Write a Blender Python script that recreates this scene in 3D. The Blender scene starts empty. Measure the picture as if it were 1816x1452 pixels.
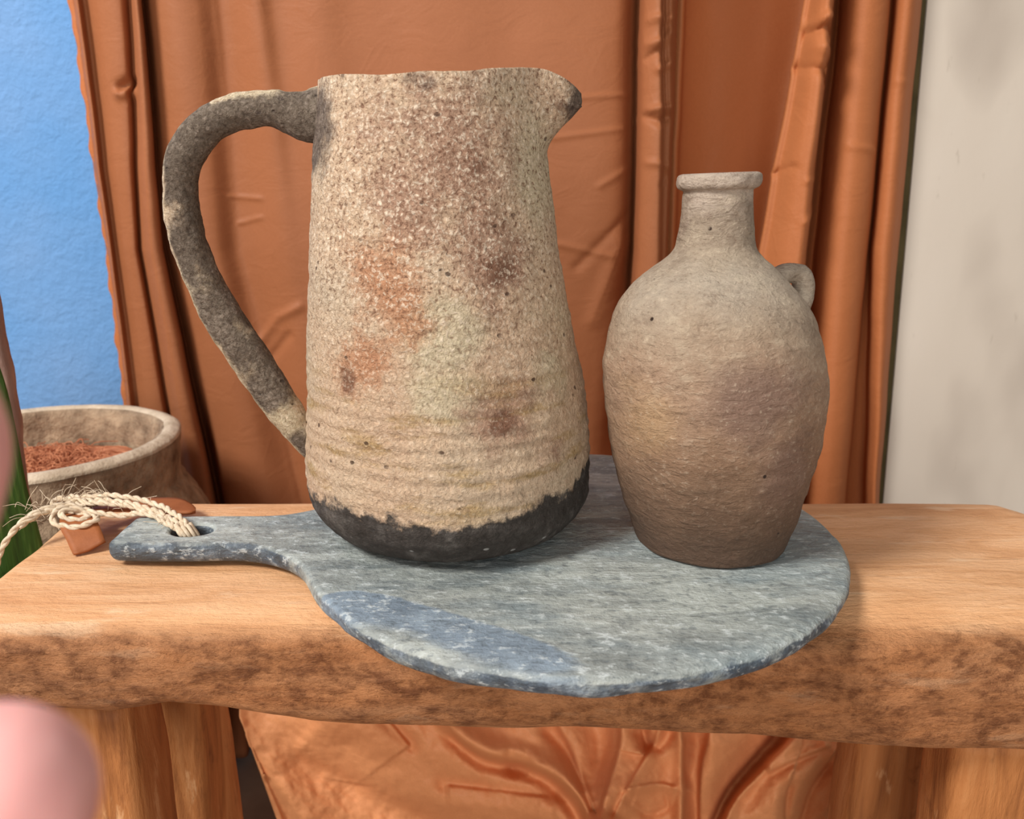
import bpy, bmesh, math, random
import numpy as np
from mathutils import Vector, Matrix

random.seed(7)
rng = np.random.default_rng(11)
scn = bpy.context.scene
COL = scn.collection
PI = math.pi

# ------------------------------------------------------------------ camera, light, exposure
CAMZ = 0.6515
PITCH = math.radians(14.8)
FPX = 1500.0
cd = bpy.data.cameras.new('camera')
cam = bpy.data.objects.new('camera', cd)
COL.objects.link(cam)
cam.location = (0, 0, CAMZ)
cam.rotation_euler = (PI / 2 - PITCH, 0, 0)
cd.sensor_fit = 'HORIZONTAL'
cd.sensor_width = 36.0
cd.lens = 36.0 * FPX / 1816.0
cd.clip_start = 0.01
cd.dof.use_dof = True
cd.dof.focus_distance = 0.44
cd.dof.aperture_fstop = 13.0
scn.camera = cam

scn.view_settings.view_transform = 'Standard'
scn.view_settings.look = 'None'
scn.view_settings.gamma = 1.0
scn.view_settings.use_curve_mapping = False
scn.view_settings.exposure = 0.0

world = bpy.data.worlds.new('world')
scn.world = world
world.use_nodes = True
world.node_tree.nodes['Background'].inputs[0].default_value = (1.0, 0.96, 0.93, 1)
world.node_tree.nodes['Background'].inputs[1].default_value = 0.30


def area(name, loc, target, size, power, color):
    l = bpy.data.lights.new(name, 'AREA')
    l.shape = 'DISK'
    l.size = size
    l.energy = power
    l.color = color
    o = bpy.data.objects.new(name, l)
    COL.objects.link(o)
    o.location = loc
    o.rotation_euler = (Vector(target) - Vector(loc)).to_track_quat('-Z', 'Y').to_euler()
    return o


area('ceiling_lamp', (-1.25, -0.45, 1.95), (0.12, 0.55, 0.5), 0.60, 50.0, (1.0, 0.965, 0.92))
area('room_light', (-0.12, -1.55, 0.80), (0.10, 0.7, 0.42), 1.2, 25.0, (1.0, 0.95, 0.90))
area('wall_fill', (-0.80, 0.70, 1.50), (-0.62, 1.02, 0.80), 0.12, 2.0, (1.0, 0.68, 0.60))  # added light with no visible source, lightens the top of the blue wall


# ------------------------------------------------------------------ helpers
def at(px, py, Y):
    """world point seen at photo pixel (px, py) on the vertical plane y = Y"""
    dx = (px - 908.0) / FPX
    dy = (726.0 - py) / FPX
    fy = math.cos(PITCH) + dy * math.sin(PITCH)
    fz = -math.sin(PITCH) + dy * math.cos(PITCH)
    t = Y / fy
    return Vector((dx * t, Y, CAMZ + fz * t))


def atz(px, py, z):
    dx = (px - 908.0) / FPX
    dy = (726.0 - py) / FPX
    fy = math.cos(PITCH) + dy * math.sin(PITCH)
    fz = -math.sin(PITCH) + dy * math.cos(PITCH)
    t = (z - CAMZ) / fz
    return Vector((dx * t, fy * t, z))


def srgb(r, g, b):
    def f(c):
        c /= 255.0
        return c / 12.92 if c <= 0.04045 else ((c + 0.055) / 1.055) ** 2.4
    return (f(r), f(g), f(b), 1.0)


def _hash(i, j, k, s):
    n = (i * 374761393 + j * 668265263 + k * 2147483647 + s * 1274126177) & 0xFFFFFFFF
    n = ((n ^ (n >> 13)) * 1274126177) & 0xFFFFFFFF
    n = n ^ (n >> 16)
    return (n & 0xFFFF) / 32767.5 - 1.0


def vnoise(P, s=0):
    P = np.asarray(P, float)
    I = np.floor(P).astype(np.int64)
    F = P - I
    F = F * F * (3 - 2 * F)
    out = 0
    for a in (0, 1):
        wa = F[:, 0] if a else 1 - F[:, 0]
        for b in (0, 1):
            wb = F[:, 1] if b else 1 - F[:, 1]
            for c in (0, 1):
                wc = F[:, 2] if c else 1 - F[:, 2]
                out = out + wa * wb * wc * _hash(I[:, 0] + a, I[:, 1] + b, I[:, 2] + c, s)
    return out


def fbm(P, scale, octs=3, s=0):
    P = np.asarray(P, float) * np.asarray(scale, float)
    out, amp = 0, 1.0
    for o in range(octs):
        out = out + amp * vnoise(P * 2 ** o, s + o)
        amp *= 0.5
    return out


def smooth01(x):
    x = np.clip(x, 0, 1)
    return x * x * (3 - 2 * x)


def props(o, label=None, cat=None, group=None, kind=None):
    if label: o['label'] = label
    if cat: o['category'] = cat
    if group: o['group'] = group
    if kind: o['kind'] = kind
    return o


def empty(name, loc, label, cat, group=None):
    o = bpy.data.objects.new(name, None)
    o.empty_display_size = 0.02
    COL.objects.link(o)
    o.location = loc
    return props(o, label, cat, group)


def make(name, verts, faces, mat, parent=None, origin=None, smooth=True):
    """one mesh object from world-space vertices"""
    V = np.asarray([tuple(v) for v in verts] if not isinstance(verts, np.ndarray) else verts, float)
    if origin is None:
        if parent is not None:
            origin = (0, 0, 0)
        else:
            lo, hi = V.min(0), V.max(0)
            origin = ((lo[0] + hi[0]) / 2, (lo[1] + hi[1]) / 2, lo[2])
    base = Vector(origin)
    p = parent
    off = Vector((0, 0, 0))
    while p is not None:
        off += p.location
        p = p.parent
    shift = np.array(off) if parent is not None else np.array(base)
    me = bpy.data.meshes.new(name)
    me.from_pydata((V - shift).tolist(), [], faces)
    me.validate()
    if smooth:
        me.polygons.foreach_set('use_smooth', [True] * len(me.polygons))
    me.materials.append(mat)
    o = bpy.data.objects.new(name, me)
    COL.objects.link(o)
    if parent is not None:
        o.parent = parent
    else:
        o.location = base
    bm = bmesh.new(); bm.from_mesh(me)
    bmesh.ops.recalc_face_normals(bm, faces=bm.faces)
    bm.to_mesh(me); bm.free()
    return o


def grid_faces(nu, nv, wrap_u=False, off=0):
    """nu columns by nv rows, vertex index = row * nu + column"""
    f = []
    cu = nu if wrap_u else nu - 1
    for j in range(nv - 1):
        for i in range(cu):
            a = off + j * nu + i
            b = off + j * nu + (i + 1) % nu
            f.append((a, b, b + nu, a + nu))
    return f


def catmull(pts, n):
    """smooth curve through rows of pts, n samples per span"""
    P = np.asarray(pts, float)
    Q = np.vstack([2 * P[0] - P[1], P, 2 * P[-1] - P[-2]])
    out = []
    for i in range(1, len(Q) - 2):
        p0, p1, p2, p3 = Q[i - 1], Q[i], Q[i + 1], Q[i + 2]
        for k in range(n):
            t = k / n
            out.append(0.5 * ((2 * p1) + (-p0 + p2) * t + (2 * p0 - 5 * p1 + 4 * p2 - p3) * t * t + (-p0 + 3 * p1 - 3 * p2 + p3) * t ** 3))
    out.append(P[-1])
    return np.array(out)


def frames(path):
    path = np.asarray(path, float)
    T = np.gradient(path, axis=0)
    T /= np.linalg.norm(T, axis=1)[:, None] + 1e-12
    N = np.zeros_like(T)
    up = np.array([0, 0, 1.0]) if abs(T[0][2]) < 0.9 else np.array([0, 1.0, 0])
    n = up - T[0] * up.dot(T[0]); n /= np.linalg.norm(n)
    N[0] = n
    for i in range(1, len(T)):
        n = N[i - 1] - T[i] * N[i - 1].dot(T[i])
        N[i] = n / (np.linalg.norm(n) + 1e-12)
    return T, N, np.cross(T, N)


def tube(path, radius, sides=12, squash=1.0, caps=True):
    path = np.asarray(path, float)
    r = np.broadcast_to(np.asarray(radius, float), (len(path),))
    T, N, B = frames(path)
    a = np.linspace(0, 2 * PI, sides, endpoint=False)
    V = (path[:, None, :] + r[:, None, None] * (np.cos(a)[None, :, None] * N[:, None, :] + squash * np.sin(a)[None, :, None] * B[:, None, :])).reshape(-1, 3)
    F = grid_faces(sides, len(path), True)
    if caps:
        V = np.vstack([V, path[0] - T[0] * r[0] * .4, path[-1] + T[-1] * r[-1] * .4])
        s, e = len(V) - 2, len(V) - 1
        L = (len(path) - 1) * sides
        for i in range(sides):
            F.append((s, (i + 1) % sides, i))
            F.append((e, L + i, L + (i + 1) % sides))
    return V, F


def join(parts):
    V, F, n = [], [], 0
    for v, f in parts:
        V.append(np.asarray(v, float)); F += [tuple(i + n for i in q) for q in f]; n += len(v)
    return np.vstack(V), F


def dist_poly(P, poly):
    """distance of 2-D points P to a polyline, signed offset side and arc parameter"""
    best = np.full(len(P), 1e9); side = np.zeros(len(P)); par = np.zeros(len(P))
    n = len(poly) - 1
    for i in range(n):
        a, b = np.array(poly[i], float), np.array(poly[i + 1], float)
        ab = b - a
        t = np.clip(((P - a) @ ab) / (ab @ ab), 0, 1)
        d = P - (a + t[:, None] * ab)
        dd = np.hypot(d[:, 0], d[:, 1])
        s = np.sign(ab[0] * d[:, 1] - ab[1] * d[:, 0])
        m = dd < best
        best[m] = dd[m]; side[m] = s[m]; par[m] = (i + t[m]) / n
    return best, side, par


# ------------------------------------------------------------------ node helpers
class M:
    def __init__(self, name, rough=0.8, spec=0.3):
        self.m = bpy.data.materials.new(name)
        self.m.use_nodes = True
        self.t = self.m.node_tree
        self.b = self.t.nodes['Principled BSDF']
        self.b.inputs['Roughness'].default_value = rough
        self.b.inputs['Specular IOR Level'].default_value = spec
        self.co = self.t.nodes.new('ShaderNodeTexCoord').outputs['Object']

    def put(self, n, i, v):
        if v is None: return
        s = n.inputs[i]
        if hasattr(v, 'links'): self.t.links.new(v, s)
        else: s.default_value = v

    def map(self, scale=(1, 1, 1), rot=(0, 0, 0), loc=(0, 0, 0), src=None):
        n = self.t.nodes.new('ShaderNodeMapping')
        self.put(n, 'Vector', src or self.co)
        n.inputs['Scale'].default_value = scale
        n.inputs['Rotation'].default_value = rot
        n.inputs['Location'].default_value = loc
        return n.outputs[0]

    def noise(self, scale, detail=4, rough=0.55, vec=None, dist=0.0, col=False):
        n = self.t.nodes.new('ShaderNodeTexNoise')
        self.put(n, 'Vector', vec or self.co)
        n.inputs['Scale'].default_value = scale
        n.inputs['Detail'].default_value = detail
        n.inputs['Roughness'].default_value = rough
        n.inputs['Distortion'].default_value = dist
        return n.outputs['Color' if col else 'Fac']

    def voro(self, scale, vec=None, feature='F1', out='Distance', rnd=1.0):
        n = self.t.nodes.new('ShaderNodeTexVoronoi')
        self.put(n, 'Vector', vec or self.co)
        n.feature = feature
        n.inputs['Scale'].default_value = scale
        n.inputs['Randomness'].default_value = rnd
        return n.outputs[out]

    def wave(self, scale, dist=4, detail=3, vec=None, dscale=1.5, direction='Z'):
        n = self.t.nodes.new('ShaderNodeTexWave')
        n.bands_direction = direction
        self.put(n, 'Vector', vec or self.co)
        n.inputs['Scale'].default_value = scale
        n.inputs['Distortion'].default_value = dist
        n.inputs['Detail'].default_value = detail
        n.inputs['Detail Scale'].default_value = dscale
        return n.outputs['Fac']

    def ramp(self, fac, stops):
        n = self.t.nodes.new('ShaderNodeValToRGB')
        e = n.color_ramp.elements
        while len(e) > 1: e.remove(e[-1])
        e[0].position, e[0].color = stops[0][0], self._c(stops[0][1])
        for p, c in stops[1:]:
            x = e.new(p); x.color = self._c(c)
        self.put(n, 0, fac)
        return n.outputs[0]

    @staticmethod
    def _c(c):
        return (c, c, c, 1) if isinstance(c, (int, float)) else c

    def rng(self, v, a, b, c=0.0, d=1.0):
        n = self.t.nodes.new('ShaderNodeMapRange')
        n.interpolation_type = 'SMOOTHSTEP'
        self.put(n, 0, v)
        for i, x in enumerate((a, b, c, d)): n.inputs[1 + i].default_value = x
        return n.outputs[0]

    def mix(self, fac, a, b, mode='MIX'):
        n = self.t.nodes.new('ShaderNodeMix')
        n.data_type = 'RGBA'; n.blend_type = mode
        self.put(n, 0, fac); self.put(n, 6, a); self.put(n, 7, b)
        return n.outputs[2]

    def math(self, op, a, b=0.0, clamp=False):
        n = self.t.nodes.new('ShaderNodeMath'); n.operation = op; n.use_clamp = clamp
        self.put(n, 0, a); self.put(n, 1, b)
        return n.outputs[0]

    def attr(self, name, chan=None):
        n = self.t.nodes.new('ShaderNodeAttribute'); n.attribute_name = name
        if chan is None: return n.outputs['Fac']
        s = self.t.nodes.new('ShaderNodeSeparateColor')
        self.t.links.new(n.outputs['Color'], s.inputs[0])
        return s.outputs[chan]

    def bump(self, h, strength=0.5, dist=0.002, base=None):
        n = self.t.nodes.new('ShaderNodeBump')
        n.inputs['Strength'].default_value = strength
        n.inputs['Distance'].default_value = dist
        self.put(n, 'Height', h)
        if base is not None: self.put(n, 'Normal', base)
        return n.outputs[0]

    def done(self, color=None, normal=None, rough=None, **kw):
        self.put(self.b, 'Base Color', color)
        self.put(self.b, 'Normal', normal)
        self.put(self.b, 'Roughness', rough)
        for k, v in kw.items(): self.put(self.b, k.replace('_', ' '), v)
        return self.m


def set_attr(o, name, arr):
    a = o.data.attributes.new(name, 'FLOAT', 'POINT')
    a.data.foreach_set('value', np.asarray(arr, np.float32))


# ------------------------------------------------------------------ materials
def mat_fabric(name, c, seed=0.0, rough=0.55):
    m = M(name, rough, 0.2)
    n1 = m.noise(5, 3, .5, m.map(loc=(seed, 0, 0)))
    col = m.mix(n1, (c[0] * .88, c[1] * .86, c[2] * .84, 1), (c[0] * 1.12, c[1] * 1.12, c[2] * 1.12, 1))
    speck = m.noise(900, 2, .6)
    col = m.mix(m.rng(speck, .35, .7, 0, .22), col, (c[0] * 1.35, c[1] * 1.4, c[2] * 1.5, 1))
    cr = m.voro(26, m.map((1, 1, .8), (0, .6, 0)), 'DISTANCE_TO_EDGE')
    crw = m.math('MULTIPLY', m.rng(cr, 0, .05, 1, 0), m.rng(m.noise(9, 2), .5, .62))
    n2 = m.noise(22, 4, .6, m.map((1, 1, 1.6)), .8)
    nb = m.bump(n2, .35, .0035)
    nb = m.bump(crw, .12, .0010, nb)
    wv = m.math('ADD', m.noise(700, 2, .5, m.map((1, 1, .2))), m.noise(700, 2, .5, m.map((.2, 1, 1))))
    nb = m.bump(wv, .10, .0006, nb)
    return m.done(col, nb)


def mat_wood(name, light=1.0):
    m = M(name, .62, .3)
    g = lambda *c: (*(x * light for x in srgb(*c)[:3]), 1)
    st = m.map((1.0, 7, 7))
    n1 = m.noise(7, 9, .68, st, 1.5)
    col = m.ramp(n1, [(.25, g(200, 142, 96)), (.45, g(224, 170, 122)), (.6, g(236, 186, 140)), (.8, g(222, 166, 118))])
    # knots and stained areas
    big = m.noise(7, 3, .5, m.map((.5, 1.2, 1.2)))
    col = m.mix(m.rng(big, .5, .72, 0, .55), col, g(196, 134, 84))
    # dark stain plus painted-in shade on the hewn front face, kept by its own mask
    fm = m.attr('hewn')
    blot = m.noise(44, 9, .80, m.map((.8, 1, 1.1)), .4)
    blot2 = m.noise(130, 5, .72, m.map((.55, 1, 1.1)))
    d = m.math('MULTIPLY', fm, m.rng(m.math('ADD', m.math('MULTIPLY', blot, .65), m.math('MULTIPLY', blot2, .45)), .46, .68, 0, .85))
    col = m.mix(m.math('MULTIPLY', fm, .62), col, g(170, 102, 52))
    col = m.mix(d, col, g(98, 52, 24))
    # thin dark grain lines
    fine = m.noise(60, 5, .7, m.map((.35, 8, 8)), .3)
    col = m.mix(m.rng(fine, .60, .72, 0, .42), col, g(120, 66, 32))
    # pale rubbed spots
    pale = m.noise(30, 5, .6, m.map((.5, 2.2, 2.2), loc=(3, 1, 0)))
    col = m.mix(m.math('MULTIPLY', m.rng(pale, .58, .70, 0, .65), m.math('SUBTRACT', 1.0, m.math('MULTIPLY', fm, .75))), col, g(240, 206, 168))
    nb = m.bump(n1, .35, .004)
    nb = m.bump(fine, .4, .0016, nb)
    nb = m.bump(m.math('MULTIPLY', m.math('ADD', blot2, blot), m.math('ADD', fm, .15)), .8, .004, nb)
    gr = m.noise(330, 5, .7, m.map((.45, 1, 1)))
    nb = m.bump(gr, .7, .0018, nb)
    return m.done(col, nb)


def mat_jug():
    m = M('weathered_clay', .85, .25)
    base = m.ramp(m.noise(14, 5, .6), [(.25, srgb(196, 162, 134)), (.5, srgb(212, 184, 154)), (.75, srgb(204, 186, 160))])
    nz = m.noise(34, 6, .7)
    nzb = m.math('SUBTRACT', nz, .5)

    def patch(col, attr, c, amt=.85, gain=1.1):
        a = m.math('ADD', m.attr(attr), m.math('MULTIPLY', nzb, gain))
        return m.mix(m.rng(a, .32, .72, 0, amt), col, c)
    base = patch(base, 'pale', srgb(208, 194, 162), .85)
    base = patch(base, 'rust', srgb(188, 130, 92), .8, 1.6)
    base = patch(base, 'mauve', srgb(168, 132, 110), .8, 1.5)
    base = patch(base, 'brown', srgb(122, 84, 64), .8, 1.5)
    ochre = m.noise(40, 4, .6, m.map((.5, .5, 2.2), loc=(4, 2, 1)))
    base = m.mix(m.math('MULTIPLY', m.attr('band'), m.rng(ochre, .5, .68, 0, .7)), base, srgb(170, 138, 78))
    # crystalline pale and dark flecks
    v = m.noise(470, 5, .7, None, .5)
    fl = m.attr('grit')
    base = m.mix(m.math('MULTIPLY', m.rng(v, .52, .62, 0, .8), fl), base, srgb(240, 222, 198))
    base = m.mix(m.math('MULTIPLY', m.rng(v, .47, .36, 0, .85), fl), base, srgb(122, 86, 66))
    pits = m.voro(110, m.map((1, 1, 1.4)), 'F1')
    pm = m.math('MULTIPLY', m.rng(pits, .10, .19, 1, 0), m.rng(m.noise(40, 2, .5, m.map(loc=(2, 5, 1))), .55, .63))
    base = m.mix(m.math('MULTIPLY', pm, .8), base, srgb(70, 44, 32))
    # charcoal dipped foot and smoky stains, with painted rim light on the handle
    a = m.math('ADD', m.attr('char'), m.math('ADD', m.math('MULTIPLY', nzb, 1.1), m.math('MULTIPLY', m.math('SUBTRACT', m.noise(130, 4, .7), .5), 1.1)))
    char = m.ramp(m.noise(60, 5, .7), [(.3, srgb(38, 35, 33)), (.52, srgb(62, 59, 57)), (.72, srgb(104, 100, 96))])
    base = m.mix(m.rng(a, .34, .66, 0, .97), base, char)
    s = m.math('ADD', m.attr('smoke_shade'), m.math('ADD', m.math('MULTIPLY', nzb, 1.3), m.math('MULTIPLY', m.math('SUBTRACT', m.noise(55, 4, .6, m.map(loc=(5, 1, 2))), .5), 1.2)))
    smoke_shade = m.ramp(m.math('ADD', m.math('MULTIPLY', v, .5), m.math('MULTIPLY', nz, .5)), [(.36, srgb(50, 42, 38)), (.5, srgb(84, 72, 65)), (.64, srgb(142, 128, 116))])
    base = m.mix(m.rng(s, .3, .75, 0, .88), base, smoke_shade)
    wh = m.voro(75, m.map(loc=(1, 3, 2)))
    wm = m.math('MULTIPLY', m.rng(wh, .07, .14, 1, 0), m.rng(m.attr('char'), .4, .6))
    base = m.mix(m.math('MULTIPLY', wm, .7), base, srgb(190, 188, 184))
    rid = m.noise(60, 5, .65, m.map((.35, .35, 2.2)), .4)
    h = m.math('ADD', m.math('MULTIPLY', v, .8), m.math('MULTIPLY', m.noise(210, 3, .6), .8))
    nb = m.bump(rid, .45, .0042)
    nb = m.bump(h, 1.0, .0030, nb)
    nb = m.bump(pm, .6, -.002, nb)
    return m.done(base, nb)


def mat_vase():
    m = M('grey_brown_stoneware', .75, .3)
    nz = m.noise(22, 6, .65)
    z = m.attr('height')
    zz = m.math('ADD', z, m.math('MULTIPLY', m.math('SUBTRACT', nz, .5), .32))
    base = m.ramp(zz, [(.04, srgb(88, 68, 54)), (.16, srgb(106, 82, 64)), (.32, srgb(144, 114, 90)), (.52, srgb(166, 138, 114)), (.64, srgb(168, 148, 126)), (.76, srgb(174, 160, 142)), (.84, srgb(166, 150, 130)), (.92, srgb(150, 134, 116)), (.97, srgb(182, 166, 150))])
    mo = m.noise(75, 6, .75, m.map((.7, .7, 1.2), loc=(1, 2, 3)))
    base = m.mix(m.math('MULTIPLY', m.rng(mo, .52, .66, 0, .5), m.rng(z, .2, .6, .1, 1)), base, m.mix(.6, base, srgb(216, 200, 174)))
    base = m.mix(m.rng(mo, .48, .34, 0, .6), base, m.mix(.55, base, srgb(96, 74, 58)))
    oc = m.math('ADD', m.attr('ochre'), m.math('MULTIPLY', m.math('SUBTRACT', nz, .5), 1.0))
    base = m.mix(m.rng(oc, .35, 1.0, 0, .5), base, srgb(186, 152, 110))
    pu = m.math('ADD', m.attr('purple'), m.math('MULTIPLY', m.math('SUBTRACT', nz, .5), 1.0))
    base = m.mix(m.rng(pu, .3, .85, 0, .75), base, srgb(124, 98, 86))
    v = m.noise(480, 6, .74, m.map((.8, .8, 1)), .3)
    base = m.mix(m.math('MULTIPLY', m.rng(v, .53, .70, 0, .42), m.rng(z, 0, .4, .15, 1)), base, srgb(214, 196, 172))
    base = m.mix(m.rng(v, .46, .32, 0, .45), base, srgb(104, 80, 62))
    pits = m.voro(70)
    pm = m.math('MULTIPLY', m.rng(pits, .05, .09, 1, 0), m.rng(m.noise(30, 2), .55, .6))
    base = m.mix(pm, base, srgb(52, 36, 28))
    rid = m.noise(42, 5, .65, m.map((.3, .3, 1.9)), .8)
    h = m.math('ADD', m.math('MULTIPLY', m.noise(150, 5, .62, m.map((.6, .6, 1.3)), 1.0), 1.0), m.math('MULTIPLY', v, .5))
    nb = m.bump(rid, .42, .004)
    nb = m.bump(m.math('ADD', h, m.math('MULTIPLY', mo, .8)), .9, .003, nb)
    return m.done(base, nb)


def mat_board():
    m = M('slate_blue_painted_wood', .6, .4)
    st = m.map((1, 3.6, 3.6), (0, 0, math.radians(-12)))
    n1 = m.noise(11, 8, .68, st, 1.0)
    col = m.ramp(n1, [(.3, srgb(112, 118, 116)), (.48, srgb(150, 156, 152)), (.62, srgb(178, 184, 178)), (.8, srgb(144, 154, 156))])
    hz = m.noise(16, 5, .65, m.map((.6, 2.0, 1), (0, 0, -.2), (7, 3, 1)))
    col = m.mix(m.rng(hz, .5, .68, 0, .6), col, srgb(96, 110, 116))
    cloud = m.noise(12, 4, .55, m.map((.7, 1.6, 1)))
    col = m.mix(m.rng(cloud, .5, .7, 0, .5), col, srgb(112, 132, 142))
    b = m.math('ADD', m.attr('blue'), m.math('MULTIPLY', m.math('SUBTRACT', m.noise(30, 5, .65, m.map((.5, 1.5, 1), (0, 0, -.25))), .5), .8))
    col = m.mix(m.rng(b, .30, .65, 0, .85), col, m.ramp(m.noise(40, 4, .6), [(.3, srgb(94, 110, 126)), (.7, srgb(136, 154, 170))]))
    e = m.math('ADD', m.attr('edge'), m.math('MULTIPLY', m.math('SUBTRACT', m.noise(70, 5, .7), .5), 1.2))
    col = m.mix(m.rng(e, .45, .8, 0, .85), col, m.ramp(m.noise(90, 5, .7), [(.35, srgb(36, 44, 54)), (.52, srgb(66, 80, 96)), (.74, srgb(156, 170, 180))]))
    fine = m.noise(90, 5, .7, m.map((.25, 5, 5), (0, 0, math.radians(-10))))
    col = m.mix(m.rng(fine, .6, .72, 0, .45), col, srgb(72, 76, 80))
    v = m.noise(260, 4, .7, m.map((.6, 1, 1)))
    col = m.mix(m.rng(v, .54, .66, 0, .55), col, srgb(208, 216, 216))
    col = m.mix(m.rng(v, .46, .34, 0, .5), col, srgb(82, 92, 98))
    nb = m.bump(n1, .3, .003)
    nb = m.bump(fine, .4, .0012, nb)
    nb = m.bump(m.math('ADD', v, m.noise(90, 4, .6)), .7, .0022, nb)
    return m.done(col, nb, m.rng(v, .3, .7, .5, .7))


def mat_simple(name, c1, c2, scale, rough=.8, bump=.4, bdist=.002, bscale=None, vec=(1, 1, 1), **kw):
    m = M(name, rough, .3)
    n = m.noise(scale, 5, .6, m.map(vec))
    col = m.ramp(n, [(.3, c1), (.7, c2)])
    nb = m.bump(m.noise(bscale or scale * 4, 5, .65, m.map(vec)), bump, bdist)
    return m.done(col, nb, **kw)


FABRIC = mat_fabric('rust_cotton_sateen', srgb(153, 96, 62))
FABRIC_B = mat_fabric('rust_cotton_sateen_deep', srgb(176, 108, 66), 3.0)
FABRIC_LIT = mat_fabric('rust_cotton_sateen_lit', srgb(216, 148, 100), 6.0)  # same cloth as the curtains, colour lightened to stand in for light
WOOD = mat_wood('reclaimed_orange_wood')
CLAY = mat_jug()
STONEWARE = mat_vase()
BOARDM = mat_board()

m = M('blue_plaster', .8, .25)
n1 = m.noise(60, 6, .6, None, .4)
c = m.mix(m.rng(m.noise(3, 3), .3, .7), srgb(88, 148, 208), srgb(118, 158, 206))
BLUE = m.done(c, m.bump(m.math('ADD', n1, m.math('MULTIPLY', m.noise(160, 4, .6), .5)), .65, .004))

m = M('whitewashed_panel', .75, .3)
n1 = m.noise(5.5, 3, .5, m.map((1, 1, .55), (0, .5, 0)))
c = m.ramp(n1, [(.3, srgb(216, 207, 194)), (.55, srgb(208, 198, 184)), (.68, srgb(182, 171, 158)), (.85, srgb(164, 153, 141))])
scr = m.voro(5, m.map((1.5, 1, .6)), 'DISTANCE_TO_EDGE')
fl = m.noise(60, 4, .6, m.map((2, 1, .4)))
c = m.mix(m.rng(fl, .66, .74, 0, .3), c, srgb(150, 138, 122))
PANELM = m.done(c, m.bump(m.noise(120, 4, .6, m.map((1, 1, .5))), .2, .001))
PANEL_GAP_SHADE = mat_simple('panel_gap_shade_olive', srgb(70, 60, 34), srgb(92, 80, 48), 30)
FLOORM = mat_simple('floor_concrete', srgb(120, 92, 70), srgb(150, 118, 92), 8)
POTM = mat_simple('aged_pot_clay', srgb(104, 84, 66), srgb(186, 162, 134), 48, .9, 1.0, .006, 70)
POTR = mat_simple('aged_pot_rim', srgb(176, 158, 134), srgb(216, 200, 176), 40, .85, .7, .003, 140)
COIRM = mat_simple('coir_fibre', srgb(168, 100, 68), srgb(222, 154, 114), 90, .9)
TWINEM = mat_simple('jute', srgb(198, 176, 146), srgb(232, 216, 192), 300, .9, .6, .0008, 900)
LEATHER = mat_simple('tan_leather', srgb(140, 80, 44), srgb(164, 98, 56), 60, .6, .3, .0006, 500)
SKIN = M('skin', .45, .4)
nn = SKIN.noise(40, 3)
SKIN = SKIN.done(SKIN.ramp(nn, [(.3, srgb(255, 172, 168)), (.7, srgb(255, 194, 188))]), None,
                 Subsurface_Weight=.12, Subsurface_Scale=.006)
SKIN.node_tree.nodes['Principled BSDF'].inputs['Subsurface Radius'].default_value = (1, .25, .15)
NAIL = mat_simple('fingernail', srgb(236, 180, 168), srgb(240, 190, 178), 20, .3, .05)

m = M('leaf_green', .38, .5)
st = m.noise(50, 4, .6, m.map((6, 6, .35)))
c = m.ramp(st, [(.3, srgb(26, 64, 22)), (.55, srgb(52, 96, 36)), (.75, srgb(98, 136, 66))])
c = m.mix(m.math('MULTIPLY', m.attr('margin'), .8), c, srgb(60, 96, 34))
LEAFM = m.done(c, m.bump(st, .4, .002))
STALK = mat_simple('purple_brown_stalk', srgb(150, 116, 106), srgb(186, 150, 138), 40, .7, .5, .002, 120, (3, 3, .6))

# ------------------------------------------------------------------ setting
TZ = 0.45            # bench top


def box(name, lo, hi, mat, kind=None, parent=None):
    x0, y0, z0 = lo; x1, y1, z1 = hi
    v = [(x0, y0, z0), (x1, y0, z0), (x1, y1, z0), (x0, y1, z0), (x0, y0, z1), (x1, y0, z1), (x1, y1, z1), (x0, y1, z1)]
    f = [(0, 3, 2, 1), (4, 5, 6, 7), (0, 1, 5, 4), (1, 2, 6, 5), (2, 3, 7, 6), (3, 0, 4, 7)]
    o = make(name, v, f, mat, parent, smooth=False)
    if kind: o['kind'] = kind
    return o


box('floor', (-2.5, -2.5, -.05), (2.5, 1.12, 0), FLOORM, 'structure')
box('wall_back', (-2.5, 1.02, 0), (2.5, 1.12, 2.6), BLUE, 'structure')

# leaning whitewashed panel wall on the right: its left edge runs along two points of the place
pt = at(1645, 0, .90); pb = at(1567, 885, .90)
sl = (pt.x - pb.x) / (pt.z - pb.z)
xz = lambda z: pb.x + (z - pb.z) * sl
def slab(name, y0, y1, off0, off1, mat, parent=None):
    v = []
    for z in (0, 2.4):
        v += [(xz(z) + off0, y0, z), (xz(z) + off1, y0, z), (xz(z) + off1, y1, z), (xz(z) + off0, y1, z)]
    f = [(0, 3, 2, 1), (4, 5, 6, 7), (0, 1, 5, 4), (1, 2, 6, 5), (2, 3, 7, 6), (3, 0, 4, 7)]
    return make(name, v, f, mat, parent, smooth=False)
wr = slab('wall_right', .90, .925, 0, 1.3, PANELM)
wr['kind'] = 'structure'
te = slab('panel_gap_shade', .902, .93, -.010, -.0003, PANEL_GAP_SHADE, wr)  # dark strip stands in for the shadow gap between curtain and panel
te['label'] = 'dark olive strip standing for the shaded gap at the left edge'

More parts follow.
